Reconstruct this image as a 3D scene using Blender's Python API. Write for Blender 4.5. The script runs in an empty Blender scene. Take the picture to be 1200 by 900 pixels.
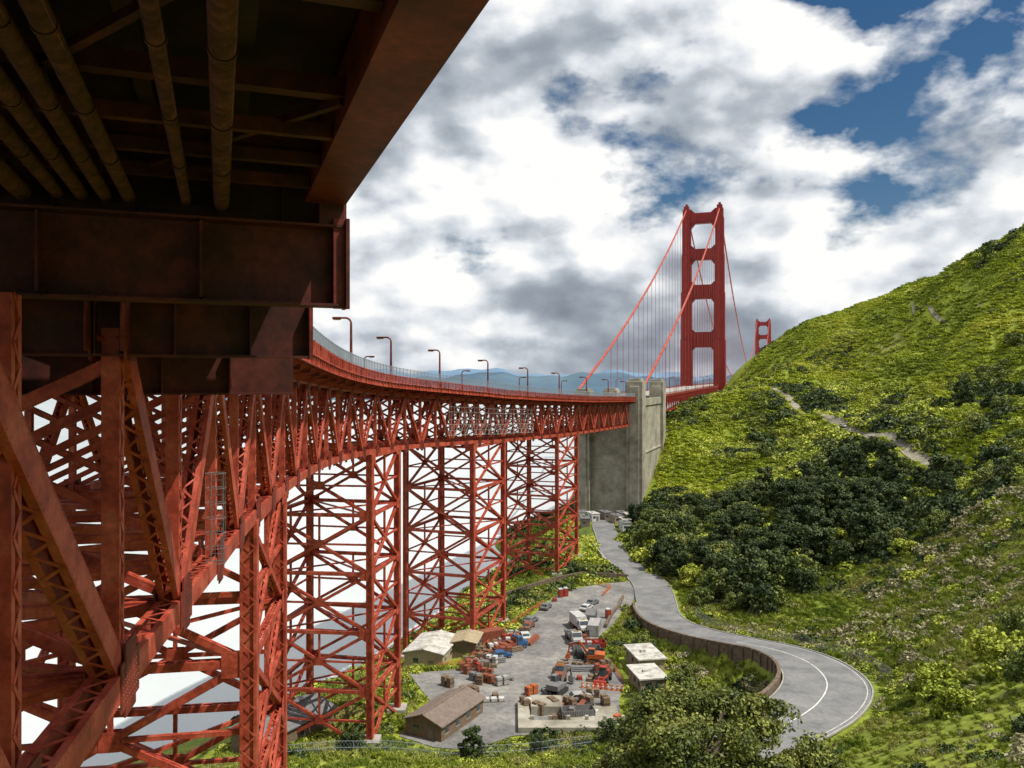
import bpy, math, random
import numpy as np
from mathutils import Vector, noise as mnoise
random.seed(7); rng=np.random.default_rng(7)
S=bpy.context.scene
COL=S.collection
# ------------------------------------------------------------------ helpers
def V3(*a): return np.array(a,float)
def nrm(v):
    return v/ (np.linalg.norm(v)+1e-12)
class MB:
    def __init__(s): s.V=[]; s.F=[]
    def add(s,vs,fs):
        o=len(s.V); s.V.extend([tuple(map(float,v)) for v in vs]); s.F.extend([tuple(i+o for i in f) for f in fs])
    def box(s,c,a,b,d):
        c=np.asarray(c,float);a=np.asarray(a,float);b=np.asarray(b,float);d=np.asarray(d,float)
        vs=[c-a-b-d,c+a-b-d,c+a+b-d,c-a+b-d,c-a-b+d,c+a-b+d,c+a+b+d,c-a+b+d]
        s.add(vs,[(3,2,1,0),(4,5,6,7),(0,1,5,4),(1,2,6,5),(2,3,7,6),(3,0,4,7)])
    def abox(s,x0,x1,y0,y1,z0,z1):
        s.box(((x0+x1)/2,(y0+y1)/2,(z0+z1)/2),((x1-x0)/2,0,0),(0,(y1-y0)/2,0),(0,0,(z1-z0)/2))
    def beam(s,p,q,w,h,n=(0,0,1)):
        p=np.asarray(p,float);q=np.asarray(q,float);L=q-p;d=nrm(L);n=np.asarray(n,float)
        sd=np.cross(d,n)
        if np.linalg.norm(sd)<1e-4: sd=np.cross(d,V3(1,0.1,0))
        sd=nrm(sd);n=np.cross(sd,d)
        s.box((p+q)/2,L/2,sd*w/2,n*h/2)
    def tube(s,pts,r,seg=8,cap=True):
        pts=[np.asarray(p,float) for p in pts]
        if not hasattr(r,'__len__'): r=[r]*len(pts)
        o=len(s.V);n=len(pts);up=V3(0,0,1)
        for i,p in enumerate(pts):
            d=nrm(pts[min(i+1,n-1)]-pts[max(i-1,0)])
            a=np.cross(d,up)
            if np.linalg.norm(a)<.05:a=np.cross(d,V3(1,0,0))
            a=nrm(a);b=np.cross(d,a)
            for k in range(seg):
                t=2*math.pi*k/seg
                s.V.append(tuple(p+(a*math.cos(t)+b*math.sin(t))*r[i]))
        for i in range(n-1):
            for k in range(seg):
                k2=(k+1)%seg
                s.F.append((o+i*seg+k,o+i*seg+k2,o+(i+1)*seg+k2,o+(i+1)*seg+k))
        if cap:
            s.F.append(tuple(o+k for k in range(seg))); s.F.append(tuple(o+(n-1)*seg+k for k in reversed(range(seg))))
    def prism(s,prof,y0,y1,M=None):
        n=len(prof)
        vs=[(x,y0,z) for x,z in prof]+[(x,y1,z) for x,z in prof]
        fs=[tuple(range(n)),tuple(reversed(range(n,2*n)))]+[(i,n+i,n+(i+1)%n,(i+1)%n) for i in range(n)]
        s.add(vs,fs)
    def obj(s,name,mat,parent=None,smooth=False,bevel=0):
        me=bpy.data.meshes.new(name);me.from_pydata(s.V,[],s.F);me.update()
        if mat: me.materials.append(mat)
        o=bpy.data.objects.new(name,me);COL.objects.link(o)
        if parent: o.parent=parent
        if smooth: me.polygons.foreach_set('use_smooth',[True]*len(me.polygons))
        if bevel:
            m=o.modifiers.new('b','BEVEL');m.width=bevel;m.segments=2;m.limit_method='ANGLE'
        return o
def empty(name,loc=(0,0,0),rot=0,scale=1):
    e=bpy.data.objects.new(name,None);COL.objects.link(e);e.location=loc;e.rotation_euler=(0,0,rot);e.scale=(scale,)*3;return e
def quads_obj(name,Q,mat,parent=None):
    n=len(Q);me=bpy.data.meshes.new(name)
    me.vertices.add(n*4);me.vertices.foreach_set('co',np.ascontiguousarray(Q.reshape(-1),dtype=np.float32))
    me.loops.add(n*4);me.loops.foreach_set('vertex_index',np.arange(n*4,dtype=np.int32))
    me.polygons.add(n);me.polygons.foreach_set('loop_start',np.arange(0,n*4,4,dtype=np.int32))
    me.polygons.foreach_set('loop_total',np.full(n,4,dtype=np.int32))
    me.update(calc_edges=True)
    if mat: me.materials.append(mat)
    o=bpy.data.objects.new(name,me);COL.objects.link(o)
    if parent:o.parent=parent
    return o
# ------------------------------------------------------------------ materials
def mat(name,cols,rough=.6,scale=1.,detail=4,bump=0,bscale=None,metal=0,island=0,spec=.3,pos=None,trans=0,bd=.3,fine=0,fscale=1.,fr=(.55,1.3)):
    """cols: colours blended through world-space noise; optional fine second noise breaks the value up"""
    m=bpy.data.materials.new(name);m.use_nodes=True;nt=m.node_tree;N=nt.nodes;L=nt.links
    b=N['Principled BSDF'];b.inputs['Roughness'].default_value=rough;b.inputs['Metallic'].default_value=metal
    b.inputs['Specular IOR Level'].default_value=spec
    geo=N.new('ShaderNodeNewGeometry')
    src=geo.outputs['Position']
    nz=N.new('ShaderNodeTexNoise');nz.inputs['Scale'].default_value=scale;nz.inputs['Detail'].default_value=detail;nz.inputs['Roughness'].default_value=.65
    L.new(src,nz.inputs['Vector'])
    r=N.new('ShaderNodeValToRGB');cr=r.color_ramp
    n=len(cols)
    if n==1: cols=[cols[0],cols[0]];n=2
    ps=pos or [ .32+.36*i/(n-1) for i in range(n)]
    cr.elements[0].position=ps[0];cr.elements[0].color=(*cols[0],1)
    cr.elements[1].position=ps[-1];cr.elements[1].color=(*cols[-1],1)
    for i in range(1,n-1):
        e=cr.elements.new(ps[i]);e.color=(*cols[i],1)
    L.new(nz.outputs['Fac'],r.inputs['Fac'])
    out=r.outputs['Color']
    if island or fine:
        hs=N.new('ShaderNodeHueSaturation')
        mr=N.new('ShaderNodeMapRange')
        if island:
            mr.inputs['To Min'].default_value=1-island;mr.inputs['To Max'].default_value=1+island
            L.new(geo.outputs['Random Per Island'],mr.inputs['Value'])
        else:
            n3=N.new('ShaderNodeTexNoise');n3.inputs['Scale'].default_value=fscale;n3.inputs['Detail'].default_value=4;n3.inputs['Roughness'].default_value=.75
            L.new(src,n3.inputs['Vector'])
            mr.inputs['From Min'].default_value=.35;mr.inputs['From Max'].default_value=.65
            mr.inputs['To Min'].default_value=fr[0];mr.inputs['To Max'].default_value=fr[1];L.new(n3.outputs['Fac'],mr.inputs['Value'])
        L.new(mr.outputs['Result'],hs.inputs['Value'])
        L.new(out,hs.inputs['Color']);out=hs.outputs['Color']
    L.new(out,b.inputs['Base Color'])
    if trans:
        td=N.new('ShaderNodeBsdfTranslucent');L.new(out,td.inputs['Color'])
        mx=N.new('ShaderNodeMixShader');mx.inputs[0].default_value=trans
        L.new(b.outputs[0],mx.inputs[1]);L.new(td.outputs[0],mx.inputs[2]);L.new(mx.outputs[0],N['Material Output'].inputs[0])
    if bump:
        n2=N.new('ShaderNodeTexNoise');n2.inputs['Scale'].default_value=bscale or scale*4;n2.inputs['Detail'].default_value=3
        L.new(src,n2.inputs['Vector'])
        bp=N.new('ShaderNodeBump');bp.inputs['Strength'].default_value=bump;bp.inputs['Distance'].default_value=bd
        L.new(n2.outputs['Fac'],bp.inputs['Height']);L.new(bp.outputs[0],b.inputs['Normal'])
    return m
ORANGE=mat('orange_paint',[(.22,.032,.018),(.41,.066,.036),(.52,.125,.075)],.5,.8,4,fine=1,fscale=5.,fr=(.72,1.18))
ORANGE_D=mat('dark_orange_paint',[(.07,.012,.009),(.15,.023,.014),(.23,.04,.023)],.55,.7,4,fine=1,fscale=4.,fr=(.65,1.2))  # darker version of the orange paint
DEEP=mat('shaded_span_paint',[(.030,.0085,.0065),(.075,.015,.010),(.125,.023,.015)],.6,.6,5,fine=1,fscale=3.,fr=(.6,1.2))  # shade beneath the near deck is put into this darkened orange
ORANGE_T=mat('tower_paint',[(.23,.022,.019),(.28,.031,.026)],.5,.05,2)
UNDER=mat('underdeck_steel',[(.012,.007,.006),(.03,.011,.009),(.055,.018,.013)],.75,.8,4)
PIPE=mat('painted_pipe',[(.055,.018,.013),(.12,.038,.025)],.85,2,4,fine=1,fscale=6)
CONC=mat('concrete',[(.20,.18,.14),(.33,.305,.24),(.43,.40,.33)],.85,.12,6,fine=1,fscale=.35,fr=(.72,1.12))
CONC2=mat('pale_concrete',[(.25,.24,.21),(.4,.38,.34)],.85,.6,5)
WALLM=mat('brown_retaining_wall',[(.12,.085,.06),(.2,.15,.11)],.85,.8,4,fine=1,fscale=2.)
ASPH=mat('asphalt',[(.13,.13,.125),(.21,.205,.195),(.30,.285,.26)],.85,.12,6,fine=1,fscale=.9,fr=(.7,1.15))
ASPH2=mat('road_asphalt',[(.13,.133,.138),(.19,.19,.19),(.24,.235,.23)],.8,.22,6,fine=1,fscale=1.6,fr=(.8,1.12))
WHITE=mat('white_paint',[(.6,.6,.58),(.78,.78,.76)],.6,3)
LINE=mat('worn_road_paint',[(.25,.25,.24),(.62,.62,.58),(.75,.75,.7)],.7,1.2,4)
YEL=mat('yellow_paint',[(.6,.4,.04),(.7,.5,.08)],.6,3)
STEEL=mat('galvanised_steel',[(.28,.33,.37),(.4,.45,.5)],.45,2,2,metal=.2)
DARK=mat('dark_metal',[(.02,.02,.022),(.05,.05,.05)],.5,2)
GLASS=mat('window_glass',[(.02,.03,.035),(.05,.07,.08)],.1,1,1,spec=.8)
TYRE=mat('tyre_rubber',[(.015,.015,.015),(.03,.03,.03)],.9,5)
def paint(n,c,r=.5): return mat(n,[tuple(x*.65 for x in c),c],r,1.5)
P_RED=paint('red_paint',(.36,.05,.035));P_BLUE=paint('blue_paint',(.04,.12,.28));P_WHITE=paint('vehicle_white',(.62,.62,.6));P_RUST=paint('rust_red',(.28,.09,.05))
P_ORNG=paint('machine_orange',(.5,.13,.04));P_YEL=paint('machine_yellow',(.45,.3,.06));P_GREY=paint('grey_paint',(.2,.2,.2));P_TAN=paint('tan_siding',(.42,.34,.22),.8)
P_BRN=paint('brown_shingle',(.22,.17,.14),.9);P_GRN=paint('green_paint',(.05,.14,.08));WOOD=paint('weathered_timber',(.2,.14,.09),.9);ROOFW=mat('white_roof',[(.3,.28,.25),(.5,.48,.43),(.64,.62,.58)],.8,.6,4,fine=1,fscale=1.5,fr=(.78,1.1));P_LG=paint('light_grey',(.42,.42,.4))
BARK=mat('bark',[(.05,.035,.025),(.11,.085,.06)],.9,3,2)
LEAF_L=mat('leaf_light',[(.17,.22,.02),(.31,.36,.035),(.45,.46,.08)],.6,.12,2,island=.45)
LEAF_O=mat('leaf_olive',[(.055,.085,.016),(.13,.165,.032),(.24,.25,.06)],.6,.15,2,island=.5)
LEAF_D=mat('leaf_dark',[(.018,.036,.011),(.045,.07,.018),(.10,.125,.033)],.6,.2,2,island=.5)
LEAF_T=mat('leaf_dry',[(.20,.18,.09),(.31,.29,.15),(.38,.36,.23)],.7,.3,2,island=.4)
LEAF_F=mat('leaf_front_tree',[(.035,.055,.012),(.12,.145,.028),(.33,.34,.075)],.55,.35,3,island=.55,trans=.15)
GRASSB=mat('grass_blades',[(.13,.19,.02),(.25,.30,.035),(.37,.35,.12)],.6,.09,3,island=.4)
GRASSM=mat('grass_meadow',[(.15,.20,.02),(.36,.42,.03),(.52,.52,.075)],.6,.022,5,island=.3)
GROUND=mat('hillside_ground',[(.07,.10,.018),(.18,.235,.022),(.28,.33,.03),(.31,.30,.10)],.9,.03,7,pos=[.3,.43,.56,.72],fine=1,fscale=.9,fr=(.45,1.15))
# ------------------------------------------------------------------ terrain
ctrl=np.array([(0,0,-5),(0,20,-14.5),(10,40,-26),(-10,0,-8),(-10,40,-28),(30,0,-2),(0,70,-41),(-20,90,-50),(5,95,-47),(0,120,-55.5),(14.7,62,-34),
(31.6,50,-23.7),(44,70,-27),(69,110,-29.5),(107,170,-26.8),(164,260,-13.7),(215,340,18),(253,400,50),(284,450,81),(400,450,128),(350,300,90),(300,150,60),(200,50,40),(100,0,15),(500,600,100),(500,0,120),(500,300,140),
(53,117,-43.5),(80,170,-44.7),(109,230,-36),(156,330,-17),(204,430,12),(241,510,52),(61.6,195,-51),(85,270,-42.6),(120,380,-20),(164,520,5.5),(186,590,23),(47,225,-54.5),(67,320,-50),(74,400,-29),(90,450,-18),(172,640,2),
(20,400,-66),(50,480,-68),(90,580,-70),(130,680,-72),(150,760,-75),(60,400,-42),(100,500,-36),(132,600,-36),
(0,150,-56),(10,200,-56),(20,220,-56),(-20,155,-56),(25,350,-56),(45,330,-55),(35,298,-55.6),(15,280,-57),(0,230,-57.5),(20,170,-56),(32,163,-55.5),(-18,130,-55),(-40,110,-54),(-40,80,-50),(-60,50,-45),(-60,0,-35),
(0,300,-67),(-28,240,-71),(-48,190,-71),(-80,150,-71),(-150,120,-71),(-260,100,-75),(-200,300,-90),(0,500,-90),(-200,700,-100),(60,900,-100),(200,900,-90),(-260,-30,-40),(-150,40,-55),(400,800,-20),(560,900,-30),(330,560,70),(280,640,38),(230,720,0),(12,330,-60)],float)
def U(r2): return np.where(r2>1e-9,r2*np.log(r2+1e-12)*.5,0)
n=len(ctrl);d2=((ctrl[:,None,:2]-ctrl[None,:,:2])**2).sum(-1)
A=np.zeros((n+3,n+3));A[:n,:n]=U(d2)+np.eye(n)*25;A[:n,n]=1;A[:n,n+1:]=ctrl[:,:2];A[n:,:n]=A[:n,n:].T
w=np.linalg.solve(A,np.r_[ctrl[:,2],0,0,0])
X0,X1,Y0,Y1,ST=-260.,560.,-30.,900.,2.5
xs=np.arange(X0,X1+.1,ST);ys=np.arange(Y0,Y1+.1,ST)
GX,GY=np.meshgrid(xs,ys);P=np.c_[GX.ravel(),GY.ravel()]
Z=np.zeros(len(P))
for i in range(0,len(P),20000):
    q=P[i:i+20000];Z[i:i+20000]=U(((q[:,None]-ctrl[None,:,:2])**2).sum(-1))@w[:n]+w[n]+q@w[n+1:]
road=np.array([(40,345,-55.4,4),(36,320,-55.6,4),(35,298,-55.8,4),(34,275,-55.9,4),(34.6,257,-55.95,4.2),(37.5,240,-55.95,4.5),(38.5,225,-55.9,5),(36.8,208,-55.4,5),(34.8,192,-54.4,4.8),(35.5,179,-53.2,4.8),(39.5,167,-51.7,4.8),(44.5,156,-49.9,4.8),(48,146,-48,5),(49.3,134,-46.2,5.6),(47,121,-44.5,6.0),(41,109,-43,5.6),(33,99,-41.8,5),(24,90,-41,4.6),(12,79,-40.3,4.5),(-4,71,-39.8,4.5)],float)
def catmull(p,step):
    p=np.asarray(p,float);out=[]
    q=np.vstack([2*p[0]-p[1],p,2*p[-1]-p[-2]])
    for i in range(1,len(q)-2):
        L=np.linalg.norm(q[i+1,:2]-q[i,:2]);m=max(1,int(L/step))
        for k in range(m):
            t=k/m;a,b,c,d=q[i-1],q[i],q[i+1],q[i+2]
            out.append(.5*((2*b)+(-a+c)*t+(2*a-5*b+4*c-d)*t*t+(-a+3*b-3*c+d)*t**3))
    out.append(p[-1]);return np.array(out)
RD=catmull(road,2.)
def tang(p):
    t=np.gradient(p[:,:2],axis=0);return t/np.linalg.norm(t,axis=1)[:,None]
RT=tang(RD)
lot=[(-20,157),(-13,158.5),(-7,161),(-3,172),(1,182),(5,196),(11,213),(15,220),(20,224),(27,228),(33.2,230),(33.3,220),(31.6,208),(27,200),(24,190),(19,179),(18,170),(20.5,160),(21,152),(19,144),(18,134),(10,131),(0,129),(-6,124),(-12,125),(-18,129),(-14,142)]
def in_poly(x,y,poly):
    x=np.asarray(x);y=np.asarray(y);c=np.zeros(x.shape,bool);j=len(poly)-1
    for i in range(len(poly)):
        xi,yi=poly[i];xj,yj=poly[j]
        if yi!=yj:
            c^=((yi>y)!=(yj>y))&(x<(xj-xi)*(y-yi)/(yj-yi)+xi)
        j=i
    return c
def poly_dist(x,y,poly):
    d=np.full(np.shape(x),1e9);m=len(poly)
    for i in range(m):
        a=np.array(poly[i],float);b=np.array(poly[(i+1)%m],float);ab=b-a
        t=np.clip(((x-a[0])*ab[0]+(y-a[1])*ab[1])/(ab@ab),0,1)
        d=np.minimum(d,np.hypot(x-a[0]-t*ab[0],y-a[1]-t*ab[1]))
    return np.where(in_poly(x,y,poly),-d,d)
px,py=P[:,0],P[:,1]
dl=poly_dist(px,py,lot)
def relief_n(x,y):
    g=mnoise.noise(Vector(((x*.8-y*.6)*.011,(x*.6+y*.8)*.022,3)))
    return -abs(g)*22+5+mnoise.noise(Vector((x*.035,y*.035,7)))*5.5+mnoise.noise(Vector((x*.11,y*.11,1)))*1.8
NZ=np.array([relief_n(x,y) for x,y in P])
amp=np.clip((Z+52)/30,0.04,1)*np.clip((px-40)/80,0.12,1)
amp*=np.clip((py-60)/140,.12,1)
Z=Z+NZ*amp
sm=lambda t:np.clip(t,0,1)**2*(3-2*np.clip(t,0,1))
k=sm(1-dl/10.);Z=Z*(1-k)+(-56.12)*k
near=(px>-30)&(px<80)&(py>50)&(py<365)
idx=np.where(near)[0]
dd=np.hypot(px[idx,None]-RD[None,:,0],py[idx,None]-RD[None,:,1]);j=dd.argmin(1);dm=dd.min(1)
vec=np.c_[px[idx]-RD[j,0],py[idx]-RD[j,1]];side=RT[j,0]*vec[:,1]-RT[j,1]*vec[:,0]
hw=RD[j,3]
walled=(RD[j,1]<200)&(RD[j,1]>98)
inner=(side<0)&walled
fall=np.where(inner,2.6,9.)
k=sm(1-(dm-hw-.4)/fall)
Z[idx]=Z[idx]*(1-k)+(RD[j,2]-.3)*k
Z[(dl<.5)]=-56.15
Hg=Z.reshape(GX.shape)
def H(x,y):
    fx=(np.asarray(x,float)-X0)/ST;fy=(np.asarray(y,float)-Y0)/ST
    ix=np.clip(fx.astype(int) if hasattr(fx,'astype') else int(fx),0,len(xs)-2);iy=np.clip(fy.astype(int) if hasattr(fy,'astype') else int(fy),0,len(ys)-2)
    tx=fx-ix;ty=fy-iy
    return Hg[iy,ix]*(1-tx)*(1-ty)+Hg[iy,ix+1]*tx*(1-ty)+Hg[iy+1,ix]*(1-tx)*ty+Hg[iy+1,ix+1]*tx*ty
me=bpy.data.meshes.new('ground');ny,nx=GX.shape
ids=np.arange(nx*ny).reshape(ny,nx);fc=np.stack([ids[:-1,:-1],ids[:-1,1:],ids[1:,1:],ids[1:,:-1]],-1).reshape(-1,4)
me.vertices.add(nx*ny);me.vertices.foreach_set('co',np.c_[P,Z].astype(np.float32).ravel())
me.loops.add(len(fc)*4);me.loops.foreach_set('vertex_index',fc.astype(np.int32).ravel())
me.polygons.add(len(fc));me.polygons.foreach_set('loop_start',np.arange(0,len(fc)*4,4,dtype=np.int32));me.polygons.foreach_set('loop_total',np.full(len(fc),4,dtype=np.int32))
me.update(calc_edges=True);me.polygons.foreach_set('use_smooth',[True]*len(fc));me.materials.append(GROUND)
COL.objects.link(bpy.data.objects.new('ground',me))
m=MB();m.add([(x,y,-56.0) for x,y in lot],[tuple(range(len(lot)))]);m.obj('yard_pavement',ASPH)
def ribbon(name,C,T,off0,off1,dz,matr,parent=None,i0=0,i1=None):
    m=MB();i1=i1 or len(C);vs=[];fs=[]
    for i in range(i0,i1):
        nn=np.array([-T[i,1],T[i,0]])
        for o in (off0(i),off1(i)):
            vs.append((C[i,0]+nn[0]*o,C[i,1]+nn[1]*o,C[i,2]+dz))
    for i in range(i1-i0-1): fs.append((2*i,2*i+2,2*i+3,2*i+1))
    m.add(vs,fs);return m.obj(name,matr,parent)
rp=empty('road')
ribbon('asphalt',RD,RT,lambda i:-RD[i,3],lambda i:RD[i,3],0,ASPH2,rp)
i68=int(np.argmin(abs(RD[:,1]-157)))
ribbon('centre_line',RD,RT,lambda i:-.09,lambda i:.09,.01,LINE,rp,i68)
ribbon('edge_line',RD,RT,lambda i:RD[i,3]-.6,lambda i:RD[i,3]-.5,.01,LINE,rp,i68)
kb=MB()
for sgn in (-1,1):
    for i in range(len(RD)-1):
        if 204<RD[i,1]<232 and sgn<0: continue
        a=RD[i];b=RD[i+1];na=np.array([-RT[i,1],RT[i,0]])*sgn;nb=np.array([-RT[i+1,1],RT[i+1,0]])*sgn
        pa=V3(*(a[:2]+na*(a[3]+.15)),a[2]+.0);pb=V3(*(b[:2]+nb*(b[3]+.15)),b[2]+.0)
        kb.beam(pa,pb,.22,.24)
kb.obj('kerb',CONC2,rp)
wl=MB();wc=MB()
for i in range(len(RD)-1):
    if 100<RD[i,1]<200:
        a=RD[i];b=RD[i+1];na=-np.array([-RT[i,1],RT[i,0]]);nb=-np.array([-RT[i+1,1],RT[i+1,0]])
        pa=a[:2]+na*(a[3]+.75);pb=b[:2]+nb*(b[3]+.75)
        wl.beam(V3(*pa,a[2]-2.),V3(*pb,b[2]-2.),.4,5.6)
        wc.beam(V3(*pa,a[2]+.9),V3(*pb,b[2]+.9),.55,.2)
        if i%2==0: wl.beam(V3(*(pa+na*.3),a[2]-4.8),V3(*(pa+na*.3),a[2]+.8),.35,.3,(1,0,0))
rw=empty('retaining_wall');wl.obj('wall_face',WALLM,rw);wc.obj('coping',WALLM,rw)
def fence(name,pts,h=2.,matr=STEEL,mesh=True,sp=.5):
    m=MB();pts=[np.asarray(p,float) for p in pts]
    for a,b in zip(pts[:-1],pts[1:]):
        L=np.linalg.norm(b-a);nn=max(1,int(L/2.5))
        for k in range(nn):
            p=a+(b-a)*k/nn;m.beam(p,p+V3(0,0,h),.08,.08,(1,0,0))
        for z in (h,.05,h*.5): m.beam(a+V3(0,0,z),b+V3(0,0,z),.05,.05)
        if mesh:
            for k in range(int(L/sp)):
                p=a+(b-a)*k*sp/L;q=a+(b-a)*min(1,(k*sp+h*.6)/L)
                m.beam(p,q+V3(0,0,h),.018,.018);m.beam(q,p+V3(0,0,h),.018,.018)
    return m.obj(name,matr)
fp=[]
for i in range(0,len(RD),3):
    if 120<RD[i,1]<195:
        x,y=RD[i,:2]+np.array([-RT[i,1],RT[i,0]])*(RD[i,3]+3.2);fp.append((x,y,float(H(x,y))))
fence('chain_link_fence',fp,1.9,P_GREY)
fp=[(x,y,float(H(x,y))) for x,y in [(-34,118),(-26,119),(-18,120),(-8,120),(2,121),(12,122)]]
fence('chain_link_fence',fp,1.9)
def wallseg(name,pts,h,t=.4,matr=CONC2):
    m=MB()
    for a,b in zip(pts[:-1],pts[1:]):
        za=float(H(*a));zb=float(H(*b));m.beam((*a,za+h/2-.4),(*b,zb+h/2-.4),t,h+.8)
    m.obj(name,matr)
wallseg('low_concrete_wall',[(-6,218),(4,222),(12,228),(20,232.5),(30,233)],1.7,.5,WALLM)
wallseg('low_concrete_wall',[(29,236),(30,233),(33,232.5)],1.7,.5,WALLM)
wallseg('low_concrete_wall',[(29,212),(27,204),(24,196),(21.5,186)],1.0,.5,WALLM)
wallseg('low_concrete_wall',[(28,285),(29,265),(29.5,250)],1.,.4,CONC2)
# ------------------------------------------------------------------ sea and far hills
m=MB();m.add([(-30000,-3000,-67),(30000,-3000,-67),(30000,40000,-67),(-30000,40000,-67)],[(0,1,2,3)])
SEA=mat('sea_water',[(.50,.54,.54),(.62,.65,.64)],.2,.01,4,bump=.2,bscale=.3,spec=1.)  # overexposed glare on the water is put into the pale base colour
m.obj('sea',SEA)
def ridge(name,y,xa,xb,hf,matr,depth=1500):
    m=MB();nn=160;vs=[]
    for r in range(6):
        for i in range(nn+1):
            x=xa+(xb-xa)*i/nn;t=r/5
            hh=hf(x)*math.sin(t*math.pi*.5+.0)*(1+.15*mnoise.noise(Vector((x*.002,r*2.,5))))
            vs.append((x,y-depth*(1-t),-69+hh))
    fs=[(r*(nn+1)+i,r*(nn+1)+i+1,(r+1)*(nn+1)+i+1,(r+1)*(nn+1)+i) for r in range(5) for i in range(nn)]
    m.add(vs,fs);return m.obj(name,matr,smooth=True)
HZ1=mat('hazy_hills',[(.045,.09,.14),(.09,.15,.2)],.9,.002,6)  # blue distance haze is put into the hill colour
HZ2=mat('hazy_far_hills',[(.10,.18,.28),(.14,.23,.33)],.9,.001,4)  # stronger haze put into the colour of the farther ridge
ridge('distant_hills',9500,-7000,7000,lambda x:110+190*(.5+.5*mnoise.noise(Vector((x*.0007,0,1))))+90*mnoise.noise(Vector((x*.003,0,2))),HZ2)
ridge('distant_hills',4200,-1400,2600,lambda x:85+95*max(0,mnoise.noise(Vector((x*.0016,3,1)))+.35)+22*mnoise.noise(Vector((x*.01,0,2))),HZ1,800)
# ------------------------------------------------------------------ viaduct
kn=np.array([(-2,-15),(-5.3,0),(-10.2,20),(-13.2,35),(-16.2,50),(-18.6,65),(-20.6,80),(-22,95),(-22.4,110),(-21.6,125),(-19.1,140),(-15.2,155),(-8.5,175),(.4,200),(18,250),(35.6,300),(48.6,337),(49.9,340.8)],float)
VP=catmull(kn,1.);SL=np.r_[0,np.cumsum(np.linalg.norm(np.diff(VP,axis=0),axis=1))]
def zt_of(y): return float(np.interp(y,[-20,20,63,90,153,200,265,341],[4.6,4.2,3.5,2.8,.4,-1.9,-4.,-5.4]))
_zs=np.array([zt_of(y) for y in VP[:,1]]);_k=np.ones(31)/31;_zs=np.convolve(np.pad(_zs,15,'edge'),_k,'valid')
def path(s,off=0,dz=0):
    x=np.interp(s,SL,VP[:,0]);y=np.interp(s,SL,VP[:,1]);z=np.interp(s,SL,_zs)
    e=1.5;tx=np.interp(s+e,SL,VP[:,0])-np.interp(s-e,SL,VP[:,0]);ty=np.interp(s+e,SL,VP[:,1])-np.interp(s-e,SL,VP[:,1])
    l=math.hypot(tx,ty);tx/=l;ty/=l
    return V3(x+ty*off,y-tx*off,z+dz)   # off>0 = to the right (west)
def pdir(s):
    a=path(s-1);b=path(s+1);return nrm(V3(b[0]-a[0],b[1]-a[1],0))
s_at=lambda y:float(np.interp(y,VP[:,1],SL))
PL=7.6;W=16.;LO=5.5
s0=s_at(21.3)
TOPZ,BOTZ=-2.7,-11.9
def laced(mb,p,q,a,b,nv,pitch=None,t=.05,rv=None):
    p=np.asarray(p,float);q=np.asarray(q,float);L=np.linalg.norm(q-p);d=(q-p)/L;nv=np.asarray(nv,float)
    sd=nrm(np.cross(d,nv));nv=np.cross(sd,d)
    for sg in (-1,1):
        mb.box((p+q)/2+nv*sg*(b/2),(q-p)/2,sd*a/2,nv*t/2)
        for s2 in (-1,1):
            mb.box((p+q)/2+nv*sg*(b/2-.07)+sd*s2*(a/2-.012),(q-p)/2*.999,sd*.022,nv*.09)
    pitch=pitch or b
    nn=max(2,int(L/pitch))
    for s2 in (-1,1):
        o=sd*s2*(a/2+.018)
        for k in range(nn):
            s=1 if k%2 else -1
            A_=p+d*L*k/nn+nv*s*(b/2-.05)+o;B_=p+d*L*(k+1)/nn-nv*s*(b/2-.05)+o
            mb.beam(A_,B_,.09,.022,sd)
    if rv is not None:
        for sg in (-1,1):
            for s2 in (-1,1):
                for k in range(int(L/.22)):
                    c=p+d*(k+.5)*.22+nv*sg*(b/2+t/2)+sd*s2*(a/2-.07)
                    u1=sd*.022;u2=d*.022
                    rv.add([c-u1,c-u2,c+u1,c+u2,c+nv*sg*.018],[(0,1,4),(1,2,4),(2,3,4),(3,0,4)])
via=empty('approach_viaduct')
T=MB();RV=MB();G=MB()
ks=list(range(-3,200));ks=[k for k in ks if s0+k*PL<SL[-1]-1]
KN=ks[-1]
def diag(k):
    if k<=0: return (k,k+1,True)
    return (k,k+1,True) if k%2==0 else (k,k+1,False)
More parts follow.
